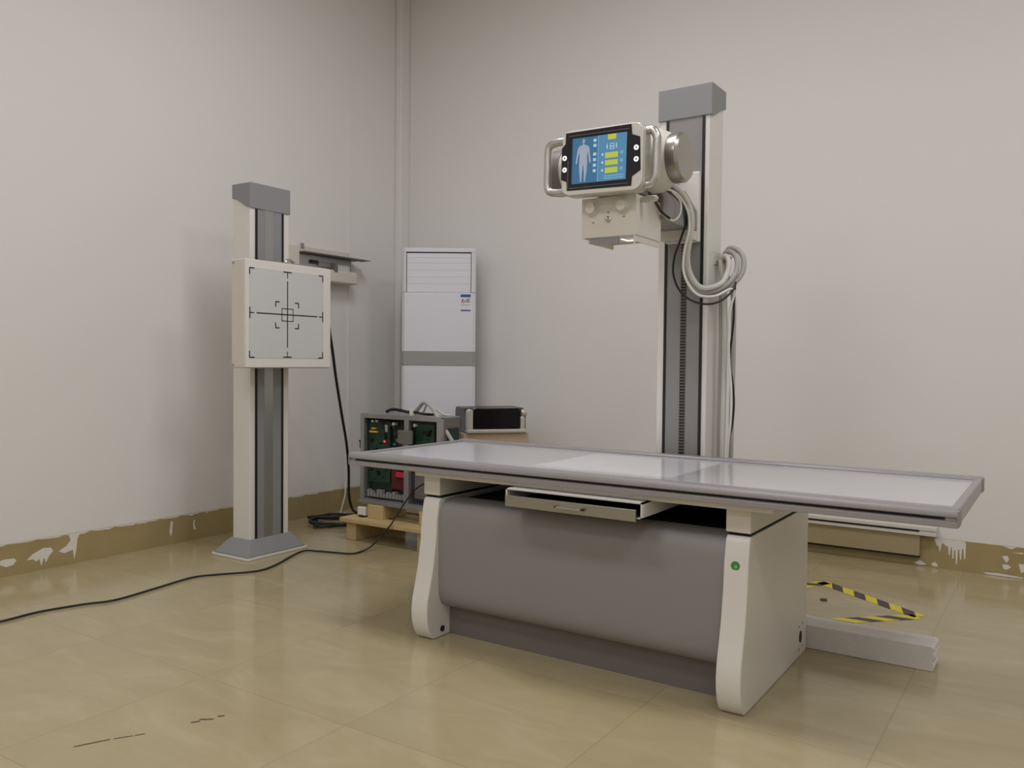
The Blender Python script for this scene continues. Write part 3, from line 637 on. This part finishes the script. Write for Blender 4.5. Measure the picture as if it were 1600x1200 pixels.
# ------------------------------------------------------------------ cables of the tube stand
obj_h = thing('cable_hook', 'small steel cable hook on the right side of the tall column', 'hook', (2.924, -1.455, 1.44))
obj('hook_plate', G().box(2.922, 2.926, -1.49, -1.42, 1.42, 1.47), CREAM, obj_h); obj('hook_peg', G().tube([(2.926, -1.455, 1.435), (2.95, -1.455, 1.432), (2.975, -1.455, 1.438), (2.98, -1.455, 1.45)], .006), STEEL, obj_h)
def loop(dx, dz, dy, ro, endx, zb):
    return [(2.84+dx*.3, -1.90+dy, 1.69), (2.862+dx, -1.79+dy, 1.685), (2.885+dx, -1.70+dy, 1.64), (2.899+dx, -1.675+dy, 1.575), (2.890+dx, -1.66+dy, 1.51), (2.869+dx, -1.635+dy, 1.441), (2.866+dx, -1.61+dy, 1.372+dz), (2.890+dx, -1.60+dy, 1.322+dz), (2.935, -1.585+dy, 1.302+dz), (2.985+ro*.3, -1.53+dy, 1.328+dz*.6), (3.012+ro, -1.49+dy, 1.378), (3.012+ro, -1.47+dy, 1.430+ro*.5), (2.990+ro*.6, -1.455+dy, 1.462+ro*.8), (2.962, -1.45+dy, 1.470+ro*.8), (2.945, -1.445+dy, 1.44), (2.952, -1.45+dy, 1.39), (endx, -1.455+dy, 1.30), (endx+.006, -1.46+dy, 1.1), (endx+.004, -1.46+dy, .85), (endx+.002, -1.46+dy, .6), (endx, -1.46+dy, .32), (endx, -1.44+dy, .03)]
grp = 'cables looped on the tall column'
cable('thick_cable', loop(0, 0, 0, .0, 2.945, 0), .0105, CAGR, 'thick pale grey cable looped on the column hook, nearest the column', 'cable', grp)
cable('thick_cable', loop(.012, .012, -.024, -.024, 2.966, 0), .0105, CAWH, 'thick off-white cable forming the inner ring of the column hook loop', 'cable', grp)
cable('thick_cable', loop(-.010, -.014, .022, .018, 2.985, 0), .0105, CAGR, 'thick pale grey cable forming the outer ring of the column hook loop', 'cable', grp)
cable('white_cable', [(2.86, -1.90, 1.66), (2.88, -1.78, 1.655), (2.902, -1.72, 1.60), (2.902, -1.70, 1.53), (2.88, -1.69, 1.45), (2.874, -1.68, 1.38), (2.892, -1.67, 1.325), (2.93, -1.66, 1.285), (2.975, -1.61, 1.283), (3.012, -1.55, 1.312), (3.02, -1.52, 1.30), (3.0, -1.51, 1.22), (2.995, -1.50, 1.05), (3.003, -1.49, .93), (3.003, -1.49, .8), (2.99, -1.48, .68), (2.98, -1.48, .4), (2.98, -1.46, .03)], .0048, mat('bright_white_cable', (228, 228, 222), .4), 'thin bright white cable hanging in front of the thick column cables')
cable('black_cable', [(2.85, -1.88, 1.70), (2.875, -1.74, 1.68), (2.893, -1.715, 1.62), (2.892, -1.705, 1.56), (2.862, -1.69, 1.49), (2.836, -1.68, 1.43), (2.829, -1.67, 1.367), (2.852, -1.66, 1.304), (2.893, -1.65, 1.268), (2.944, -1.63, 1.252), (2.99, -1.59, 1.265), (3.022, -1.54, 1.31), (3.02, -1.51, 1.34), (3.012, -1.50, 1.28), (3.008, -1.49, 1.19), (2.992, -1.475, 1.08), (2.988, -1.475, 1.02), (3.002, -1.475, .96), (3.010, -1.475, .87), (3.004, -1.475, .78), (2.99, -1.47, .70), (2.975, -1.47, .4), (2.975, -1.45, .03)], .0042, CABK, 'thin black cable hanging in a wide loop in front of the column')
cable('signal_lead', [(2.83, -2.0, 1.635), (2.85, -1.95, 1.61), (2.868, -1.93, 1.575), (2.885, -1.90, 1.555), (2.905, -1.86, 1.54), (2.915, -1.82, 1.57), (2.905, -1.80, 1.62), (2.875, -1.82, 1.66)], .0035, mat('ivory_lead', (214, 208, 196), .5), 'thin ivory lead drooping under the tube head beside the collimator')
cable('black_lead', [(2.85, -1.99, 1.64), (2.872, -1.95, 1.60), (2.885, -1.92, 1.565), (2.90, -1.88, 1.545)], .0045, CABK, 'short black lead under the tube head beside the ivory lead')
